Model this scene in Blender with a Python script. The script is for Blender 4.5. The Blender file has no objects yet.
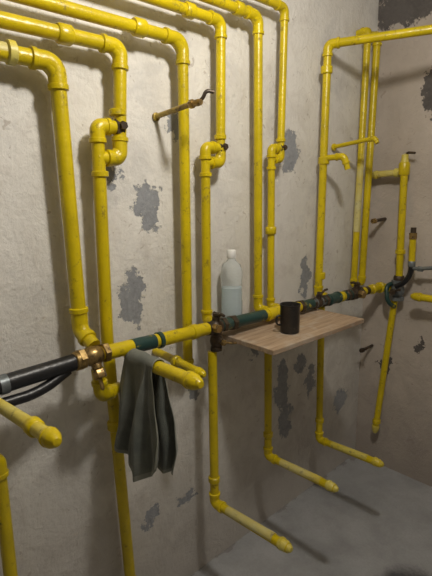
import bpy, math, random
from mathutils import Vector, Matrix, noise
V=Vector
ZO=0.13           # all heights below are measured from a datum 0.13 m above the floor
random.seed(4)
sc=bpy.context.scene
try: sc.view_settings.view_transform='Standard'
except Exception: pass

# ------------------------------------------------------------------ materials
def newmat(name):
    m=bpy.data.materials.new(name); m.use_nodes=True
    nt=m.node_tree; b=nt.nodes['Principled BSDF']; return m,nt,b
def N(nt,t,**k):
    n=nt.nodes.new(t)
    for a,v in k.items(): setattr(n,a,v)
    return n
def noise_n(nt,scale,detail=4,rough=.6,vec=None,dist=0):
    n=N(nt,'ShaderNodeTexNoise'); n.inputs['Scale'].default_value=scale; n.inputs['Detail'].default_value=detail
    n.inputs['Roughness'].default_value=rough; n.inputs['Distortion'].default_value=dist
    if vec is not None: nt.links.new(vec,n.inputs['Vector'])
    return n
def ramp(nt,fac,a,b,ca=(0,0,0,1),cb=(1,1,1,1)):
    r=N(nt,'ShaderNodeValToRGB'); r.color_ramp.elements[0].position=a; r.color_ramp.elements[1].position=b
    r.color_ramp.elements[0].color=ca; r.color_ramp.elements[1].color=cb
    nt.links.new(fac,r.inputs[0]); return r.outputs[0]
def mix(nt,fac,a,b,mode='MIX'):
    m=N(nt,'ShaderNodeMix',data_type='RGBA',blend_type=mode)
    if isinstance(fac,(int,float)): m.inputs[0].default_value=fac
    else: nt.links.new(fac,m.inputs[0])
    for i,c in ((6,a),(7,b)):
        if isinstance(c,(tuple,list)): m.inputs[i].default_value=(*c[:3],1)
        else: nt.links.new(c,m.inputs[i])
    return m.outputs[2]
def math_n(nt,op,a,b=None,c=None,clamp=False):
    m=N(nt,'ShaderNodeMath',operation=op,use_clamp=clamp)
    for i,x in enumerate((a,b,c)):
        if x is None: continue
        if isinstance(x,(int,float)): m.inputs[i].default_value=x
        else: nt.links.new(x,m.inputs[i])
    return m.outputs[0]
def bump(nt,b,h,strength,dist=.01):
    bp=N(nt,'ShaderNodeBump'); bp.inputs['Strength'].default_value=strength; bp.inputs['Distance'].default_value=dist
    nt.links.new(h,bp.inputs['Height']); nt.links.new(bp.outputs[0],b.inputs['Normal'])
def pos(nt): return N(nt,'ShaderNodeNewGeometry').outputs['Position']

def painted(name,c1,c2,c3,rough=.32,t=(.62,.72),bs=.25,metal=0,sc1=9,sc3=35):
    m,nt,b=newmat(name); p=pos(nt)
    n1=noise_n(nt,sc1,5,.6,p); n2=noise_n(nt,sc3,6,.7,p); n3=noise_n(nt,70,3,.5,p)
    col=mix(nt,ramp(nt,n1.outputs[0],.35,.65),c1,c2)
    f3=ramp(nt,n2.outputs[0],*t)
    col=mix(nt,f3,col,c3)
    nt.links.new(col,b.inputs['Base Color'])
    nt.links.new(math_n(nt,'MULTIPLY_ADD',f3,.35,rough),b.inputs['Roughness'])
    b.inputs['Metallic'].default_value=metal
    bump(nt,b,n3.outputs[0],bs,.004); return m
M={}
M['yellow']=painted('yellow_gas_paint',(.64,.49,.003),(.49,.375,.004),(.19,.14,.015),.31,(.58,.72),.35)
M['yellow_worn']=painted('worn_yellow_paint',(.60,.47,.03),(.60,.53,.14),(.20,.17,.07),.42,(.56,.7),.35)
M['cream']=painted('primed_pipe',(.56,.51,.24),(.57,.46,.08),(.28,.24,.12),.48,(.58,.7),.35)
M['green']=painted('dark_green_paint',(.012,.045,.04),(.02,.055,.05),(.36,.30,.03),.33,(.58,.64))
M['black']=painted('black_pipe_wrap',(.010,.010,.012),(.016,.016,.018),(.04,.04,.04),.36,(.62,.75))
M['brass']=painted('aged_brass',(.42,.29,.11),(.26,.17,.07),(.05,.04,.03),.32,(.52,.66),.2,.8,30,60)
M['darkmetal']=painted('dark_iron',(.05,.04,.03),(.09,.06,.04),(.22,.14,.05),.45,(.6,.75),.3,.5,30,60)
M['greymetal']=painted('galvanised_grey',(.22,.24,.25),(.15,.17,.18),(.1,.1,.1),.4,(.6,.75),.2,.5,30,60)
M['mug']=painted('dark_enamel',(.03,.028,.027),(.05,.045,.04),(.14,.12,.10),.3,(.60,.75),.15,.5,20,50)
M['white_cap']=painted('white_plastic',(.80,.80,.78),(.75,.75,.73),(.6,.6,.58),.4,(.7,.8),.05)
M['tarnished']=painted('tarnished_yellow_brass',(.40,.29,.04),(.28,.19,.04),(.08,.06,.03),.4,(.5,.66),.3,.3,30,60)

def wood():
    m,nt,b=newmat('raw_plank_wood'); p=pos(nt)
    mp=N(nt,'ShaderNodeMapping'); mp.inputs['Scale'].default_value=(3,40,40); nt.links.new(p,mp.inputs[0])
    n=noise_n(nt,2,6,.6,mp.outputs[0],.5); n2=noise_n(nt,12,4,.6,p)
    col=mix(nt,ramp(nt,n.outputs[0],.3,.7),(.24,.16,.10),(.46,.34,.23))
    col=mix(nt,ramp(nt,n2.outputs[0],.5,.75),col,(.44,.39,.33))
    nt.links.new(col,b.inputs['Base Color']); b.inputs['Roughness'].default_value=.75
    bump(nt,b,n.outputs[0],.3,.003); return m
M['wood']=wood()
def rag():
    m,nt,b=newmat('grey_rag_cloth'); p=pos(nt)
    n=noise_n(nt,14,5,.6,p); n2=noise_n(nt,400,2,.5,p)
    col=mix(nt,ramp(nt,n.outputs[0],.3,.7),(.095,.108,.095),(.175,.185,.16))
    nt.links.new(col,b.inputs['Base Color']); b.inputs['Roughness'].default_value=.95
    b.inputs['Sheen Weight'].default_value=.2
    bump(nt,b,n2.outputs[0],.6,.003); return m
M['rag']=rag()
m,nt,b=newmat('rag_hem'); b.inputs['Base Color'].default_value=(.24,.25,.21,1); b.inputs['Roughness'].default_value=.9; M['hem']=m
m,nt,b=newmat('translucent_plastic'); b.inputs['Base Color'].default_value=(.90,.95,.97,1); b.inputs['Roughness'].default_value=.15
b.inputs['Transmission Weight'].default_value=.8; b.inputs['IOR'].default_value=1.12; M['bottle']=m
m,nt,b=newmat('bottle_liquid'); b.inputs['Base Color'].default_value=(.78,.91,.95,1); b.inputs['Roughness'].default_value=.12
b.inputs['Transmission Weight'].default_value=.4; b.inputs['IOR'].default_value=1.2; M['liquid']=m
m,nt,b=newmat('lamp_glass'); b.inputs['Emission Color'].default_value=(1,.93,.82,1); b.inputs['Emission Strength'].default_value=8; M['bulb']=m

def plaster(name,axis,c1,c2,patches,dirtz=.45,pc=(.265,.275,.295),grub=(.36,.31,.26),gr=.5):
    m,nt,b=newmat(name); p=pos(nt)
    sx=N(nt,'ShaderNodeSeparateXYZ'); nt.links.new(p,sx.inputs[0])
    U=sx.outputs[0] if axis=='x' else sx.outputs[1]; Z=sx.outputs[2]
    big=noise_n(nt,2.2,6,.6,p); mid=noise_n(nt,8,8,.68,p,.6); fine=noise_n(nt,60,5,.6,p); dn=noise_n(nt,16,6,.7,p)
    mp=N(nt,'ShaderNodeMapping'); mp.inputs['Location'].default_value=(5,3,7); nt.links.new(p,mp.inputs[0])
    dn2=noise_n(nt,13,6,.7,mp.outputs[0]); big2=noise_n(nt,3.5,7,.7,mp.outputs[0],.4)
    mp2=N(nt,'ShaderNodeMapping'); mp2.inputs['Scale'].default_value=(1.2,1.2,.35); mp2.inputs['Rotation'].default_value=(.3,.6,.2); nt.links.new(p,mp2.inputs[0])
    trowel=noise_n(nt,22,6,.6,mp2.outputs[0],1.5)
    col=mix(nt,ramp(nt,big.outputs[0],.35,.65),c1,c2)
    col=mix(nt,math_n(nt,'MULTIPLY',ramp(nt,mid.outputs[0],.48,.72),gr),col,grub)
    col=mix(nt,math_n(nt,'MULTIPLY',ramp(nt,big2.outputs[0],.54,.68),.5),col,(.31,.31,.32))
    col=mix(nt,math_n(nt,'MULTIPLY',ramp(nt,trowel.outputs[0],.55,.75),.25),col,(.33,.29,.25))
    sp=noise_n(nt,32,3,.5,p,1.2)
    col=mix(nt,math_n(nt,'MULTIPLY',ramp(nt,sp.outputs[0],.66,.72),.65),col,(.24,.18,.14))
    # damp, dirty band near the floor with wobbling border
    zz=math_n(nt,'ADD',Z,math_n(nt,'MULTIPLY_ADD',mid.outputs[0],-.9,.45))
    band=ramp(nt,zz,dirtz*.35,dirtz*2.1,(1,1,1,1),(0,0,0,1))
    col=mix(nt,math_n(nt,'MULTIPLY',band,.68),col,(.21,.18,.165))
    ud=math_n(nt,'ADD',U,math_n(nt,'MULTIPLY_ADD',dn.outputs[0],.22,-.11))
    zd=math_n(nt,'ADD',Z,math_n(nt,'MULTIPLY_ADD',dn2.outputs[0],.22,-.11))
    mask=None
    for (a,z,ra,rz) in patches:
        du=math_n(nt,'MULTIPLY',math_n(nt,'SUBTRACT',ud,a),1/ra)
        dz=math_n(nt,'MULTIPLY',math_n(nt,'SUBTRACT',zd,z+ZO),1/rz)
        s=math_n(nt,'ADD',math_n(nt,'MULTIPLY',du,du),math_n(nt,'MULTIPLY',dz,dz))
        mask=s if mask is None else math_n(nt,'MINIMUM',mask,s)
    pm=ramp(nt,mask,.8,1.0,(1,1,1,1),(0,0,0,1))
    halo=ramp(nt,mask,1.0,1.8,(1,1,1,1),(0,0,0,1))
    col=mix(nt,math_n(nt,'MULTIPLY',halo,.3),col,tuple(min(1,x*1.08) for x in c1))
    pcol=mix(nt,ramp(nt,fine.outputs[0],.3,.7),tuple(x*.85 for x in pc),tuple(x*1.2 for x in pc))
    pcol=mix(nt,math_n(nt,'MULTIPLY',ramp(nt,mid.outputs[0],.45,.6),.4),pcol,tuple(x*1.35 for x in pc))
    col=mix(nt,pm,col,pcol)
    nt.links.new(col,b.inputs['Base Color']); b.inputs['Roughness'].default_value=.78
    b.inputs['Specular IOR Level'].default_value=.3
    h=math_n(nt,'ADD',math_n(nt,'MULTIPLY',mid.outputs[0],.8),math_n(nt,'MULTIPLY',fine.outputs[0],.35))
    h=math_n(nt,'ADD',h,math_n(nt,'MULTIPLY',trowel.outputs[0],.22))
    h=math_n(nt,'ADD',h,math_n(nt,'MULTIPLY',pm,-.25))
    bump(nt,b,h,.5,.018); return m
PL=[(.874,1.371,.05,.085),(.802,1.052,.045,.095),(.744,1.456,.032,.045),(1.613,1.564,.06,.09),(1.052,.676,.04,.05),
 (1.721,.584,.045,.05),(1.585,.523,.05,.12),(1.397,.763,.03,.07),(1.742,1.02,.035,.11),(1.007,.229,.05,.025),(1.612,.337,.05,.10),
 (2.096,.277,.06,.08),(1.807,.481,.045,.09),(.827,.251,.035,.035),(1.0,1.62,.03,.05)]
PR=[(-.15,.467,.035,.07),(-.30,1.85,.045,.14),(-.33,.62,.03,.04),(-.62,1.2,.06,.1),(-.9,.8,.07,.07),(-.2,2.25,.25,.09)]
M['wallL']=plaster('painted_plaster_patched','x',(.75,.73,.69),(.59,.57,.53),PL)
M['wallR']=plaster('rough_plaster_brown','y',(.52,.46,.40),(.35,.30,.26),PR,.3,(.10,.09,.085))
M['wallO']=plaster('plain_plaster','y',(.44,.41,.37),(.34,.32,.29),[(5,5,.1,.1)])
def floor():
    m,nt,b=newmat('concrete_screed'); p=pos(nt)
    big=noise_n(nt,2.5,6,.6,p); mid=noise_n(nt,7,8,.65,p,.2); fine=noise_n(nt,90,4,.6,p)
    col=mix(nt,ramp(nt,big.outputs[0],.3,.7),(.31,.32,.335),(.44,.445,.46))
    col=mix(nt,math_n(nt,'MULTIPLY',ramp(nt,mid.outputs[0],.42,.72),.55),col,(.22,.22,.225))
    col=mix(nt,math_n(nt,'MULTIPLY',ramp(nt,fine.outputs[0],.45,.7),.25),col,(.24,.24,.24))
    sx=N(nt,'ShaderNodeSeparateXYZ'); nt.links.new(p,sx.inputs[0])
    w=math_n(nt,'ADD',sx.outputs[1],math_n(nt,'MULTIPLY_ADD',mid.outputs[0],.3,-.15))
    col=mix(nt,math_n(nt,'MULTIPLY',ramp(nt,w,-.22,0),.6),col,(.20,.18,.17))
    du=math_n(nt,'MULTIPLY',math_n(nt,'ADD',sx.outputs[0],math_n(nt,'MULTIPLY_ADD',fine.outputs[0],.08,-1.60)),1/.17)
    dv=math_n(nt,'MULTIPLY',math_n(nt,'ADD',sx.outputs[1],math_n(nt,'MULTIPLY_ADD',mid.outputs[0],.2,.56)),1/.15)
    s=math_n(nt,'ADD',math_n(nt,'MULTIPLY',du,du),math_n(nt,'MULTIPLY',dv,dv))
    col=mix(nt,math_n(nt,'MULTIPLY',ramp(nt,s,.4,1.2,(1,1,1,1),(0,0,0,1)),.85),col,(.045,.045,.05))  # dark oval: a floor shadow painted into the screed colour
    nt.links.new(col,b.inputs['Base Color']); b.inputs['Roughness'].default_value=.55
    bump(nt,b,math_n(nt,'ADD',mid.outputs[0],math_n(nt,'MULTIPLY',fine.outputs[0],.2)),.3,.012); return m
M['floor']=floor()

# ------------------------------------------------------------------ mesh builder
class MB:
    def __init__(s,name): s.name=name; s.v=[]; s.f=[]; s.m=[]; s.mats=[]
    def mi(s,k):
        if k not in s.mats: s.mats.append(k)
        return s.mats.index(k)
    def rings(s,rings,mat,cap=True,closed=False):
        i=s.mi(mat); b0=len(s.v); n=len(rings[0])
        for r in rings: s.v+= [tuple(p) for p in r]
        R=len(rings)
        for a in range(R-1):
            for k in range(n):
                k2=(k+1)%n
                s.f.append((b0+a*n+k,b0+a*n+k2,b0+(a+1)*n+k2,b0+(a+1)*n+k)); s.m.append(i)
        if cap:
            s.f.append(tuple(b0+k for k in reversed(range(n)))); s.m.append(i)
            s.f.append(tuple(b0+(R-1)*n+k for k in range(n))); s.m.append(i)
    def sweep(s,path,rad,mat,seg=18,cap=True):
        path=[V(p) for p in path]; T=[]
        for i in range(len(path)):
            a=path[max(i-1,0)]; c=path[min(i+1,len(path)-1)]; T.append((c-a).normalized())
        t=T[0]; u=t.orthogonal().normalized(); rs=[]
        for i,p in enumerate(path):
            t=T[i]; u=(u-t*u.dot(t)).normalized(); w=t.cross(u)
            r=rad[i] if isinstance(rad,(list,tuple)) else rad
            rs.append([p+(u*math.cos(2*math.pi*k/seg)+w*math.sin(2*math.pi*k/seg))*r for k in range(seg)])
        s.rings(rs,mat,cap)
    def lathe(s,p,d,prof,mat,seg=18,cap=True):
        p=V(p); d=V(d).normalized(); u=d.orthogonal().normalized(); w=d.cross(u)
        s.rings([[p+d*a+(u*math.cos(2*math.pi*k/seg)+w*math.sin(2*math.pi*k/seg))*r for k in range(seg)] for a,r in prof],mat,cap)
    def collar(s,p,d,r,w,mat): s.lathe(p,d,[(-w,r*.86),(-w*.75,r),(w*.75,r),(w,r*.86)],mat)
    def nut(s,p,d,r,w,mat): s.lathe(p,d,[(-w,r*.9),(-w*.8,r),(w*.8,r),(w,r*.9)],mat,6)
    def fil(s,pts,fr,n=8):
        pts=[V(p) for p in pts]; out=[pts[0]]
        for i in range(1,len(pts)-1):
            a,b,c=pts[i-1],pts[i],pts[i+1]
            d1=(a-b); d2=(c-b); r=min(fr,d1.length*.49,d2.length*.49)
            p0=b+d1.normalized()*r; p2=b+d2.normalized()*r
            k=.56
            for j in range(n+1):
                t=j/n; q0=p0;q1=p0+(b-p0)*k;q2=p2+(b-p2)*k;q3=p2
                out.append(q0*(1-t)**3+q1*3*t*(1-t)**2+q2*3*t*t*(1-t)+q3*t**3)
        out.append(pts[-1]); return out
    def pipe(s,pts,r,mat='yellow',fr=2.6,fit=True,fmat=None,cap=False):
        fmat=fmat or mat
        pts=[V(p) for p in pts]; s.sweep(s.fil(pts,fr*r),r,mat)
        if fit:
            for i in range(1,len(pts)-1):
                a,b,c=pts[i-1],pts[i],pts[i+1]; d1=(a-b); d2=(c-b)
                if d1.normalized().dot(d2.normalized())<-.9: continue
                k=(fr+.5)*r
                L1=min(k,d1.length*.5); L2=min(k,d2.length*.5)
                e1=b+d1.normalized()*L1; e2=b+d2.normalized()*L2
                s.sweep(s.fil([e1,b,e2],fr*r),r*1.15,fmat)
                s.collar(e1,d1,r*1.3,r*.38,fmat); s.collar(e2,d2,r*1.3,r*.38,fmat)
        if cap: s.endcap(pts[-1],pts[-1]-pts[-2],r,fmat)
    def endcap(s,p,d,r,mat):
        d=V(d).normalized(); p=V(p)
        s.lathe(p-d*r*1.9,d,[(-.3*r,r),(-.2*r,r*1.2),(.4*r,r*1.28),(.5*r,r*1.16),(1.3*r,r*1.14),(1.6*r,r*1.0),(2.3*r,r*.72),(2.6*r,r*.5),(2.65*r,0.001)],mat)
    def valve(s,p,d,r,up=(0,0,1),mat='brass',lever=(1,0,0),lm='darkmetal',ll=.07):
        p=V(p); d=V(d).normalized(); up=V(up).normalized()
        s.nut(p-d*r*1.9,d,r*1.5,r*.5,mat); s.nut(p+d*r*1.9,d,r*1.5,r*.5,mat)
        s.lathe(p,d,[(-1.9*r,r*.95),(-1.3*r,r*1.0),(-.9*r,r*1.35),(0,r*1.5),(.9*r,r*1.35),(1.3*r,r),(1.9*r,r*.95)],mat)
        s.lathe(p,up,[(0,r*.8),(r*2.0,r*.75),(r*2.05,r*.55),(r*2.7,r*.5)],mat,12)
        s.nut(p+up*r*2.5,up,r*.75,r*.28,lm)
        if lever:
            l=V(lever).normalized(); q=p+up*r*2.6
            s.sweep(s.fil([q-l*r*.6,q+l*r*1.2,q+l*(r*1.8)+up*r*.6,q+l*ll+up*r*.6],.01),r*.3,lm,8)
    def tee(s,x,r=.0265,mat='yellow'):
        s.lathe((x,MY,mz(x)),(1,0,0),[(-.042,r*.9),(-.040,r),(-.030,r),(-.029,r*.9),(.029,r*.9),(.030,r),(.040,r),(.042,r*.9)],mat)
    def box(s,c,sz,mat,rot=None):
        i=s.mi(mat); b0=len(s.v); c=V(c)
        for x in (-.5,.5):
            for y in (-.5,.5):
                for z in (-.5,.5):
                    p=V((x*sz[0],y*sz[1],z*sz[2]))
                    if rot: p=rot@p
                    s.v.append(tuple(c+p))
        for q in ((0,1,3,2),(4,6,7,5),(0,4,5,1),(2,3,7,6),(0,2,6,4),(1,5,7,3)):
            s.f.append(tuple(b0+k for k in q)); s.m.append(i)
    def done(s,bevel=0,smooth=True,ang=40,raw=False):
        me=bpy.data.meshes.new(s.name)
        me.from_pydata([(x,y,z+(0 if raw else ZO)) for x,y,z in s.v],[],s.f)
        for k in s.mats: me.materials.append(M[k])
        me.polygons.foreach_set('material_index',s.m); 
        import bmesh
        bm=bmesh.new(); bm.from_mesh(me); bmesh.ops.recalc_face_normals(bm,faces=bm.faces); bm.to_mesh(me); bm.free()
        if smooth:
            me.polygons.foreach_set('use_smooth',[True]*len(me.polygons)); me.set_sharp_from_angle(angle=math.radians(ang))
        me.update()
        o=bpy.data.objects.new(s.name,me); bpy.context.collection.objects.link(o)
        if bevel:
            md=o.modifiers.new('bev','BEVEL'); md.width=bevel; md.segments=2
        return o

# ------------------------------------------------------------------ room shell
X0,X1,Y0,H=-1.6,2.29,-2.6,2.62
T=.12
def slab(name,a,b,mat):
    s=MB(name); s.box([(a[i]+b[i])/2 for i in range(3)],[b[i]-a[i] for i in range(3)],mat); return s.done(smooth=False,raw=True)
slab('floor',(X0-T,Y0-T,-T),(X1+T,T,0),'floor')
slab('ceiling',(X0-T,Y0-T,H),(X1+T,T,H+T),'wallO')
slab('wall_left',(X0-T,0,0),(X1+T,T,H),'wallL')
slab('wall_right',(X1,Y0-T,0),(X1+T,0,H),'wallR')
slab('wall_back',(X0-T,Y0-T,0),(X0,0,H),'wallO')
slab('wall_front',(X0,Y0-T,0),(X1,Y0,H),'wallO')

# ------------------------------------------------------------------ pipes on wall_left
S=-.06; XL=-1.59
MY=-.14                                   # main header stand-off
def mz(x): return .966-.033*(x-.55)       # header height
# A
s=MB('gas_pipe'); s.pipe([(XL,S,1.735),(.572,S,1.729),(.583,S,1.02),(.59,MY+.02,.985)],.0205,'yellow',2.4)
s.collar((.46,S,1.732),(1,0,0),.028,.011,'yellow_worn'); s.sweep([(XL,S,1.735),(.45,S,1.732)],.0208,'cream'); s.done()
# B with regulator offset
def offset_drop(s,xt,zt,xu,zu,xl,zl,zend,r,lowpts):
    s.pipe([(XL,S,zt),(xt,S,zt),(xu,S,zu),(xl-r*.5,S,zu)],r,'yellow',2.4)
    pts=[(xu-r*.2,S,zl),(xl,S,zl)]+lowpts
    s.pipe(pts,r,'yellow',1.6)
    s.nut((xu,S,zl),(1,0,0),r*1.3,r*.7,'darkmetal'); s.collar((xu,S,zl+r*2.2),(0,0,1),r*1.3,r*.5,'yellow')
    s.nut((xu+.004,S-.012,zl+.004),(0,1,0),r*.7,r*.9,'darkmetal')
    s.collar((xl,S,zu-r*2.4),(0,0,1),r*1.3,r*.45,'yellow')
s=MB('gas_pipe'); offset_drop(s,.764,1.80,.744,1.50,.677,1.585,.97,.0185,[(.666,S,.97),(.676,S,.67),(.697,S,.06),(.74,S-.09,.03)])
s.collar((.60,S,1.80),(1,0,0),.025,.02,'yellow'); s.collar((.676,S,.69),(0,0,1),.026,.015,'yellow'); s.done()
# C
s=MB('gas_pipe'); s.pipe([(XL,S,1.866),(.990,S,1.862),(.976,S,.79)],.0175,'yellow',3.2,cap=True)
s.collar((.83,S,1.864),(1,0,0),.025,.02,'yellow'); s.done()
# D
s=MB('gas_pipe'); offset_drop(s,1.156,1.952,1.147,1.50,1.077,1.55,.94,.0165,[(1.07,S,mz(1.07)),(1.06,MY,mz(1.07)+.004)]); s.collar((1.02,S,1.952),(1,0,0),.023,.018,'yellow'); s.done()
# F
s=MB('gas_pipe'); s.pipe([(XL,S,2.008),(1.340,S,2.008),(1.347,S,mz(1.35)),(1.347,MY+.01,mz(1.35))],.0165,'yellow',2.8); s.collar((1.24,S,2.008),(1,0,0),.023,.018,'yellow'); s.done()
# E
s=MB('gas_pipe'); offset_drop(s,1.488,2.07,1.475,1.525,1.420,1.565,.94,.0145,[(1.425,S,mz(1.42)),(1.425,MY+.01,mz(1.42))]); s.collar((1.421,S,1.25),(0,0,1),.022,.015,'yellow'); s.done()
# G with top return toward the right wall
s=MB('gas_pipe'); s.pipe([(2.265,-1.26,2.0),(1.778,S,2.0),(1.765,S,mz(1.76)),(1.765,MY+.01,mz(1.76))],.017,'yellow',2.0)
for z in (1.90,1.53,1.02): s.collar((1.775,S,z),(0,0,1),.0245,.016,'yellow')
s.pipe([(1.77,S,1.54),(1.79,-.15,1.545),(1.80,-.165,1.49)],.0125,'yellow',2.0); s.done()
# H pair by the corner
for x,xb,r,mt in ((2.195,2.165,.017,'yellow'),(2.105,2.085,.016,'yellow')):
    s=MB('gas_pipe'); s.pipe([(x,-.002,2.12),(x,-.055,2.12),(xb,-.055,.93)],r,mt,2.0); s.endcap((xb,-.055,.93),(0,0,-1),r,'yellow')
    if x<2.15: s.sweep([((x+xb)/2+.004,-.055,1.65),((x+xb)/2-.008,-.055,1.2)],r*1.03,'cream')
    s.done()
# lower-left riser
s=MB('gas_pipe'); s.pipe([(XL,S,.73),(.325,S,.73),(.318,S,-.125)],.018,'yellow',2.2); s.done()

# ------------------------------------------------------------------ main header
s=MB('gas_manifold_header')
def seg(x0,x1,mat,r=.0215): s.sweep([(x0,MY,mz(x0)),(x1,MY,mz(x1))],r,mat)
seg(.60,1.0,'yellow',.0215); seg(.70,.78,'green',.0222); s.collar((.80,MY,mz(.80)),(1,0,0),.026,.008,'green')
seg(1.06,1.29,'green'); seg(1.29,1.52,'yellow')
seg(1.52,1.92,'green',.022); seg(1.60,1.68,'greymetal',.0225)
seg(1.99,2.20,'yellow',.02); seg(2.04,2.07,'darkmetal',.021)
s.tee(1.347); s.tee(1.437,.026,'yellow_worn'); s.tee(1.765,.027,'green'); s.collar((1.83,MY,mz(1.83)),(1,0,0),.024,.018,'yellow'); s.collar((.94,MY,mz(.94)),(1,0,0),.025,.012,'yellow')
for x in (1.12,1.52,1.70,1.88): s.nut((x,MY,mz(x)),(1,0,0),.028,.011,'darkmetal')
s.valve((.575,MY,mz(.575)),(1,0,0),.019,(0,-.5,-.8),'brass',(0,-.3,-1),'brass',.03)
s.nut((.575,MY-.03,mz(.575)-.045),(0,-.5,-.8),.018,.012,'brass')
s.valve((1.04,MY,mz(1.04)),(1,0,0),.0175,(0,0,1),'darkmetal',(-.1,-.6,-.1),'darkmetal',.05)
s.valve((1.04,MY,mz(1.04)-.05),(0,0,1),.015,(0,-1,0),'darkmetal',(1,0,-.2),'brass',.05)
s.nut((1.015,MY-.03,mz(1.04)+.005),(0,1,0),.015,.014,'brass')
s.valve((1.64,MY,mz(1.64)),(1,0,0),.017,(0,-.3,1),'darkmetal',(1,0,0),'darkmetal',.05)
s.valve((1.955,MY,mz(1.955)),(1,0,0),.0195,(0,-.2,1),'darkmetal',(-1,0,0),'darkmetal',.06)
s.nut((1.955,MY-.035,mz(1.955)),(0,1,0),.020,.014,'brass')
s.collar((2.20,MY,mz(2.2)),(1,0,0),.028,.012,'yellow'); s.collar((2.12,MY,mz(2.12)),(1,0,0),.025,.012,'yellow')
s.pipe([(.585,MY,.925),(.592,MY,.84),(.668,-.10,.83)],.0175,'yellow',2.0)
s.done()
# black wrapped feed
s=MB('black_supply_pipe'); s.sweep([(XL,MY,.952),(.30,MY,.955),(.52,MY,.962)],.0225,'black'); s.collar((.53,MY,.963),(1,0,0),.026,.012,'brass')
s.sweep([(.325,MY,.955),(.345,MY,.9555)],.0245,'greymetal'); s.sweep(s.fil([(XL,MY-.01,.905),(.42,MY-.01,.912),(.50,MY,.945)],.05),.014,'black'); s.done()

# ------------------------------------------------------------------ drops with wall stubs
def drop(x0,z0,x1,z1,ye,ze,r,worn='cream',y=-.13):
    s=MB('gas_pipe'); s.pipe([(x0,y,z0),(x1,y,z1),(x1,ye,ze)],r,'yellow',1.8)
    if worn: s.sweep([(x1,y-.07,z1+(ze-z1)*.2),(x1,ye+.06,ze)],r*1.02,worn)
    s.endcap((x1,ye,ze),(0,-1,0),r,'yellow_worn'); s.collar((x1-.001,y,z1+.10),(0,0,1),r*1.3,r*.7,'yellow'); return s
s=drop(1.03,.86,1.03,.265,-.475,.285,.0165); s.done()
s=drop(1.328,.882,1.335,.325,-.45,.335,.0155); s.done()
s=drop(1.69,.90,1.707,.25,-.44,.262,.0155,'yellow_worn'); s.done()
s=MB('gas_pipe_stub'); s.pipe([(.69,MY,.935),(.69,-.44,.942)],.0185,'yellow'); s.endcap((.69,-.445,.942),(0,-1,0),.0185,'yellow'); s.done()
s=MB('gas_pipe_stub'); s.pipe([(.878,-.005,.87),(.878,-.25,.855)],.0135,'yellow'); s.collar((.878,-.12,.863),(0,1,0),.019,.01,'yellow'); s.endcap((.878,-.25,.855),(0,-1,0),.0135,'yellow'); s.done()
s=MB('gas_pipe_stub'); s.pipe([(.27,MY,.965),(.268,-.56,1.015)],.0125,'yellow_worn'); s.endcap((.268,-.585,1.017),(0,-1,.1),.0135,'yellow'); s.collar((.2685,-.50,1.008),(0,1,0),.0165,.012,'yellow'); s.done()
s=MB('brass_tap'); s.pipe([(.919,-.001,1.638),(.919,-.175,1.652)],.008,'tarnished',cap=False); s.collar((.919,-.006,1.638),(0,1,0),.013,.005,'tarnished')
s.nut((.919,-.18,1.652),(0,1,0),.0125,.010,'brass'); s.lathe((.919,-.19,1.652),(0,-1,0),[(0,.009),(.02,.010),(.03,.008)],'brass',12)
s.sweep(s.fil([(.919,-.185,1.65),(.93,-.215,1.66),(.935,-.225,1.685),(.955,-.235,1.68)],.02),.0055,'darkmetal',8); s.done()
s=MB('gas_pipe_stub'); s.pipe([(1.93,-.001,1.60),(1.93,-.21,1.622),(1.93,-.225,1.60)],.0095,'yellow',1.5); s.collar((1.93,-.01,1.60),(0,1,0),.016,.006,'yellow'); s.done()

# ------------------------------------------------------------------ right wall group
XR=2.225
s=MB('gas_pipe'); s.pipe([(XR,-.215,1.50),(XR,-.225,.94)],.0175,'yellow'); s.collar((XR,-.214,1.50),(0,0,1),.026,.03,'yellow')
s.lathe((XR,-.214,1.53),(0,0,1),[(0,.02),(.02,.016),(.035,.016),(.04,.006)],'yellow_worn'); s.sweep(s.fil([(XR,-.214,1.56),(XR,-.225,1.575),(XR-.01,-.265,1.57)],.01),.006,'darkmetal',8)
s.sweep([(XR,-.215,1.485),(XR,-.06,1.478)],.016,'cream'); s.collar((XR,-.18,1.483),(0,1,0),.022,.012,'yellow_worn'); s.pipe([(XR,-.09,1.478),(XR,-.055,1.477),(XR+.06,-.055,1.477)],.016,'yellow_worn',1.2)
s.collar((XR,-.222,1.1),(0,0,1),.024,.012,'yellow'); s.collar((XR,-.224,.96),(0,0,1),.026,.02,'darkmetal'); s.done()
s=MB('gas_valve_cluster'); s.valve((XR,-.222,.905),(0,0,1),.022,(-1,0,0),'greymetal',(0,-.7,.3),'darkmetal',.05)
s.sweep(s.fil([(XR,-.20,.94),(XR-.04,-.18,.93),(XR-.06,-.2,.85),(XR-.01,-.215,.82)],.04),.011,'green',10)
s.sweep([(XR,-.14,.912),(XR,-.19,.908)],.019,'yellow')
s.sweep(s.fil([(XR-.03,-.225,.93),(XR-.03,-.265,.95),(XR-.03,-.295,1.0),(XR-.03,-.296,1.05)],.05),.013,'black',12)
s.collar((XR-.03,-.296,1.05),(0,0,1),.018,.014,'greymetal'); s.sweep([(XR-.03,-.296,1.05),(XR-.03,-.293,1.19)],.0155,'yellow'); s.sweep([(XR-.03,-.2935,1.17),(XR-.03,-.293,1.20)],.018,'brass'); s.sweep([(XR-.03,-.293,1.20),(XR-.03,-.293,1.225)],.013,'darkmetal')
s.sweep([(XR-.03,-.33,1.03),(XR-.03,-.45,1.05)],.009,'greymetal',10); s.nut((XR-.03,-.34,1.03),(0,1,0),.014,.012,'greymetal')
s.sweep([(XR-.03,-.296,1.03),(XR-.03,-.34,1.03)],.009,'greymetal',10)
s.done()
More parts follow.
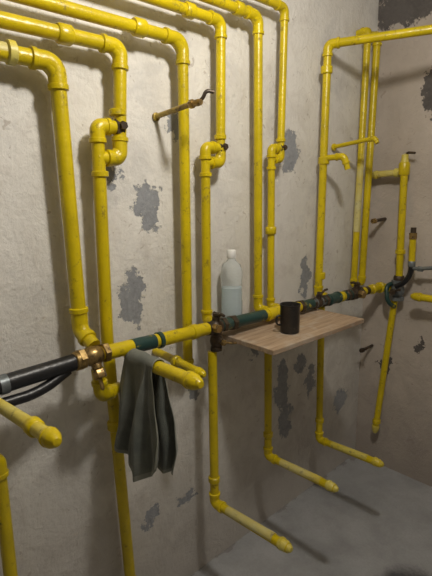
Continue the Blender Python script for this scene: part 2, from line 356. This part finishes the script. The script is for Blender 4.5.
s=MB('gas_pipe'); s.pipe([(XR,-.21,.86),(XR,-.15,.12)],.0165,'yellow'); s.endcap((XR,-.148,.10),(0,.08,-1),.0165,'yellow_worn'); s.collar((XR,-.153,.16),(0,0,1),.022,.012,'yellow'); s.done()
s=MB('gas_pipe'); s.pipe([(XR-.06,-.33,.90),(XR-.06,-.9,.90),(2.28,-.9,.90)],.0175,'yellow',2.0); s.endcap((XR-.06,-.33,.90),(0,1,0),.0175,'yellow'); s.done()
s=MB('wall_tap_stub'); s.sweep([(2.289,-.10,1.255),(2.17,-.10,1.25)],.009,'darkmetal',10); s.nut((2.175,-.10,1.25),(1,0,0),.014,.014,'brass'); s.done()
s=MB('wall_tap_stub'); s.sweep([(2.289,-.07,.56),(2.17,-.07,.56)],.008,'darkmetal',10); s.nut((2.18,-.07,.56),(1,0,0),.013,.014,'darkmetal'); s.sweep([(2.18,-.07,.56),(2.17,-.10,.575)],.005,'darkmetal',8); s.done()

# ------------------------------------------------------------------ board, bottle, mug
ZB=.9005
s=MB('wooden_board'); s.box((1.372,-.19,ZB-.009),(.545,.335,.018),'wood',Matrix.Rotation(math.radians(-1.5),3,'Z')); s.done(bevel=.002,smooth=False)
s=MB('plastic_bottle'); bx,by=1.195,-.063
s.lathe((bx,by,ZB+.001),(0,0,1),[(0,.034),(.004,.039),(.02,.040),(.10,.040),(.105,.0385),(.18,.0385),(.185,.040),(.212,.040),(.236,.034),(.249,.020),(.257,.0145),(.272,.0145)],'bottle',32)
s.lathe((bx,by,ZB+.004),(0,0,1),[(0,.032),(.005,.036),(.15,.036),(.1505,.001)],'liquid',32)
s.lathe((bx,by,ZB+.264),(0,0,1),[(0,.0165),(.002,.0175),(.026,.0165),(.029,.014),(.03,.001)],'white_cap',28); s.done()
s=MB('metal_mug'); mx,my=1.292,-.262
s.lathe((mx,my,ZB+.001),(0,0,1),[(0,.032),(.003,.035),(.095,.036),(.098,.0375),(.104,.0375),(.104,.036),(.10,.0345),(.006,.032),(.005,.001)],'mug',32)
a=V((-.85,.45,0)).normalized()
c=V((mx,my,ZB))
s.sweep(s.fil([c+a*.034+V((0,0,.064)),c+a*.052+V((0,0,.064)),c+a*.052+V((0,0,.034)),c+a*.034+V((0,0,.030))],.016),.004,'mug',10); s.done()

# ------------------------------------------------------------------ rag over the stub
def make_rag():
    xc,zc,rr=.69,.941,.0225; ns,ntt=90,44
    half=math.pi*rr/2; vs=[];fs=[]
    for j in range(ntt+1):
        t=j/ntt
        lenL=.265+.09*(1-abs(t-.5)/.5)+.008*math.sin(9*t); lenR=.255+.03*t+.05*(1-abs(t-.75)/.75)
        for i in range(ns+1):
            q=i/ns
            s_=-(half+lenL)+q*(2*half+lenL+lenR)
            ytop=-.15-.135*t
            if abs(s_)<=half:
                a=s_/rr; x=xc+rr*math.sin(a); z=zc+rr*math.cos(a); y=ytop
            else:
                sg=1 if s_>0 else -1; d=abs(s_)-half; k=d/.3
                fl=.018*min(1,k*1.8)
                f=math.sin(2*math.pi*(2.1*t)+(.6 if sg>0 else 2.6)+1.6*k)+.45*math.sin(2*math.pi*4.3*t+3*k+sg)
                x=xc+sg*(rr-.006*k)+fl*f*.8+ (-.004*k if sg>0 else -.030*k)
                if sg>0: x=max(x,xc+.004)
                else: x=min(x,xc-.004)
                y=ytop+(t-.5)*(-.08)*min(1,k*1.2)+.010*math.sin(6*k+7*t)
                z=zc-d+.006*math.sin(12*t+3*k)
            nn=noise.noise(V((x*25,y*25,z*14)))
            z+=.004*nn; x+=.006*nn*(1 if abs(s_)>half else 0)
            vs.append((x,y,z+ZO))
    for j in range(ntt):
        for i in range(ns):
            a=j*(ns+1)+i; fs.append((a,a+1,a+ns+2,a+ns+1))
    me=bpy.data.meshes.new('cleaning_rag'); me.from_pydata(vs,[],fs); me.materials.append(M['rag']); me.materials.append(M['hem'])
    for k,p in enumerate(me.polygons):
        p.use_smooth=True; i=k%ns; j=k//ns
        if i in(0,1) or i>=ns-2 or j==0 or j==ntt-1: p.material_index=1
    o=bpy.data.objects.new('cleaning_rag',me); bpy.context.collection.objects.link(o)
    m=o.modifiers.new('s','SOLIDIFY'); m.thickness=.003; m.offset=1
    m=o.modifiers.new('ss','SUBSURF'); m.levels=1; m.render_levels=1
make_rag()

# ------------------------------------------------------------------ lamp
lx,ly=.8,-.9
s=MB('ceiling_lamp'); s.lathe((lx,ly,H),(0,0,-1),[(0,.05),(.012,.05),(.02,.02),(.09,.02),(.10,.017)],'white_cap',24)
s.lathe((lx,ly,H-.095),(0,0,-1),[(0,.014),(.02,.018),(.05,.03),(.07,.031),(.09,.022),(.1,.004)],'bulb',20); s.done(raw=True)
l=bpy.data.lights.new('bulb_light','POINT'); l.energy=42; l.shadow_soft_size=.07; l.color=(1,.945,.85)
o=bpy.data.objects.new('bulb_light',l); o.location=(lx,ly,H-.29); bpy.context.collection.objects.link(o)
w=bpy.data.worlds.new('w'); sc.world=w; w.use_nodes=True; w.node_tree.nodes['Background'].inputs[0].default_value=(.02,.02,.025,1)

# ------------------------------------------------------------------ camera
pitch=math.radians(11.7); yaw=math.radians(46.8); roll=math.radians(0.8)
fw=V((math.cos(yaw)*math.cos(pitch),math.sin(yaw)*math.cos(pitch),-math.sin(pitch)))
r0=V((math.sin(yaw),-math.cos(yaw),0)); u0=r0.cross(fw)
r=r0*math.cos(roll)-u0*math.sin(roll); u=u0*math.cos(roll)+r0*math.sin(roll)
cd=bpy.data.cameras.new('camera'); cam=bpy.data.objects.new('camera',cd); bpy.context.collection.objects.link(cam)
mt=Matrix((( r.x,u.x,-fw.x),(r.y,u.y,-fw.y),(r.z,u.z,-fw.z))).to_4x4(); mt.translation=V((0,-1.25,1.4+ZO)); cam.matrix_world=mt
cd.sensor_fit='VERTICAL'; cd.sensor_height=36; cd.lens=28.75; cd.clip_start=.02
sc.camera=cam
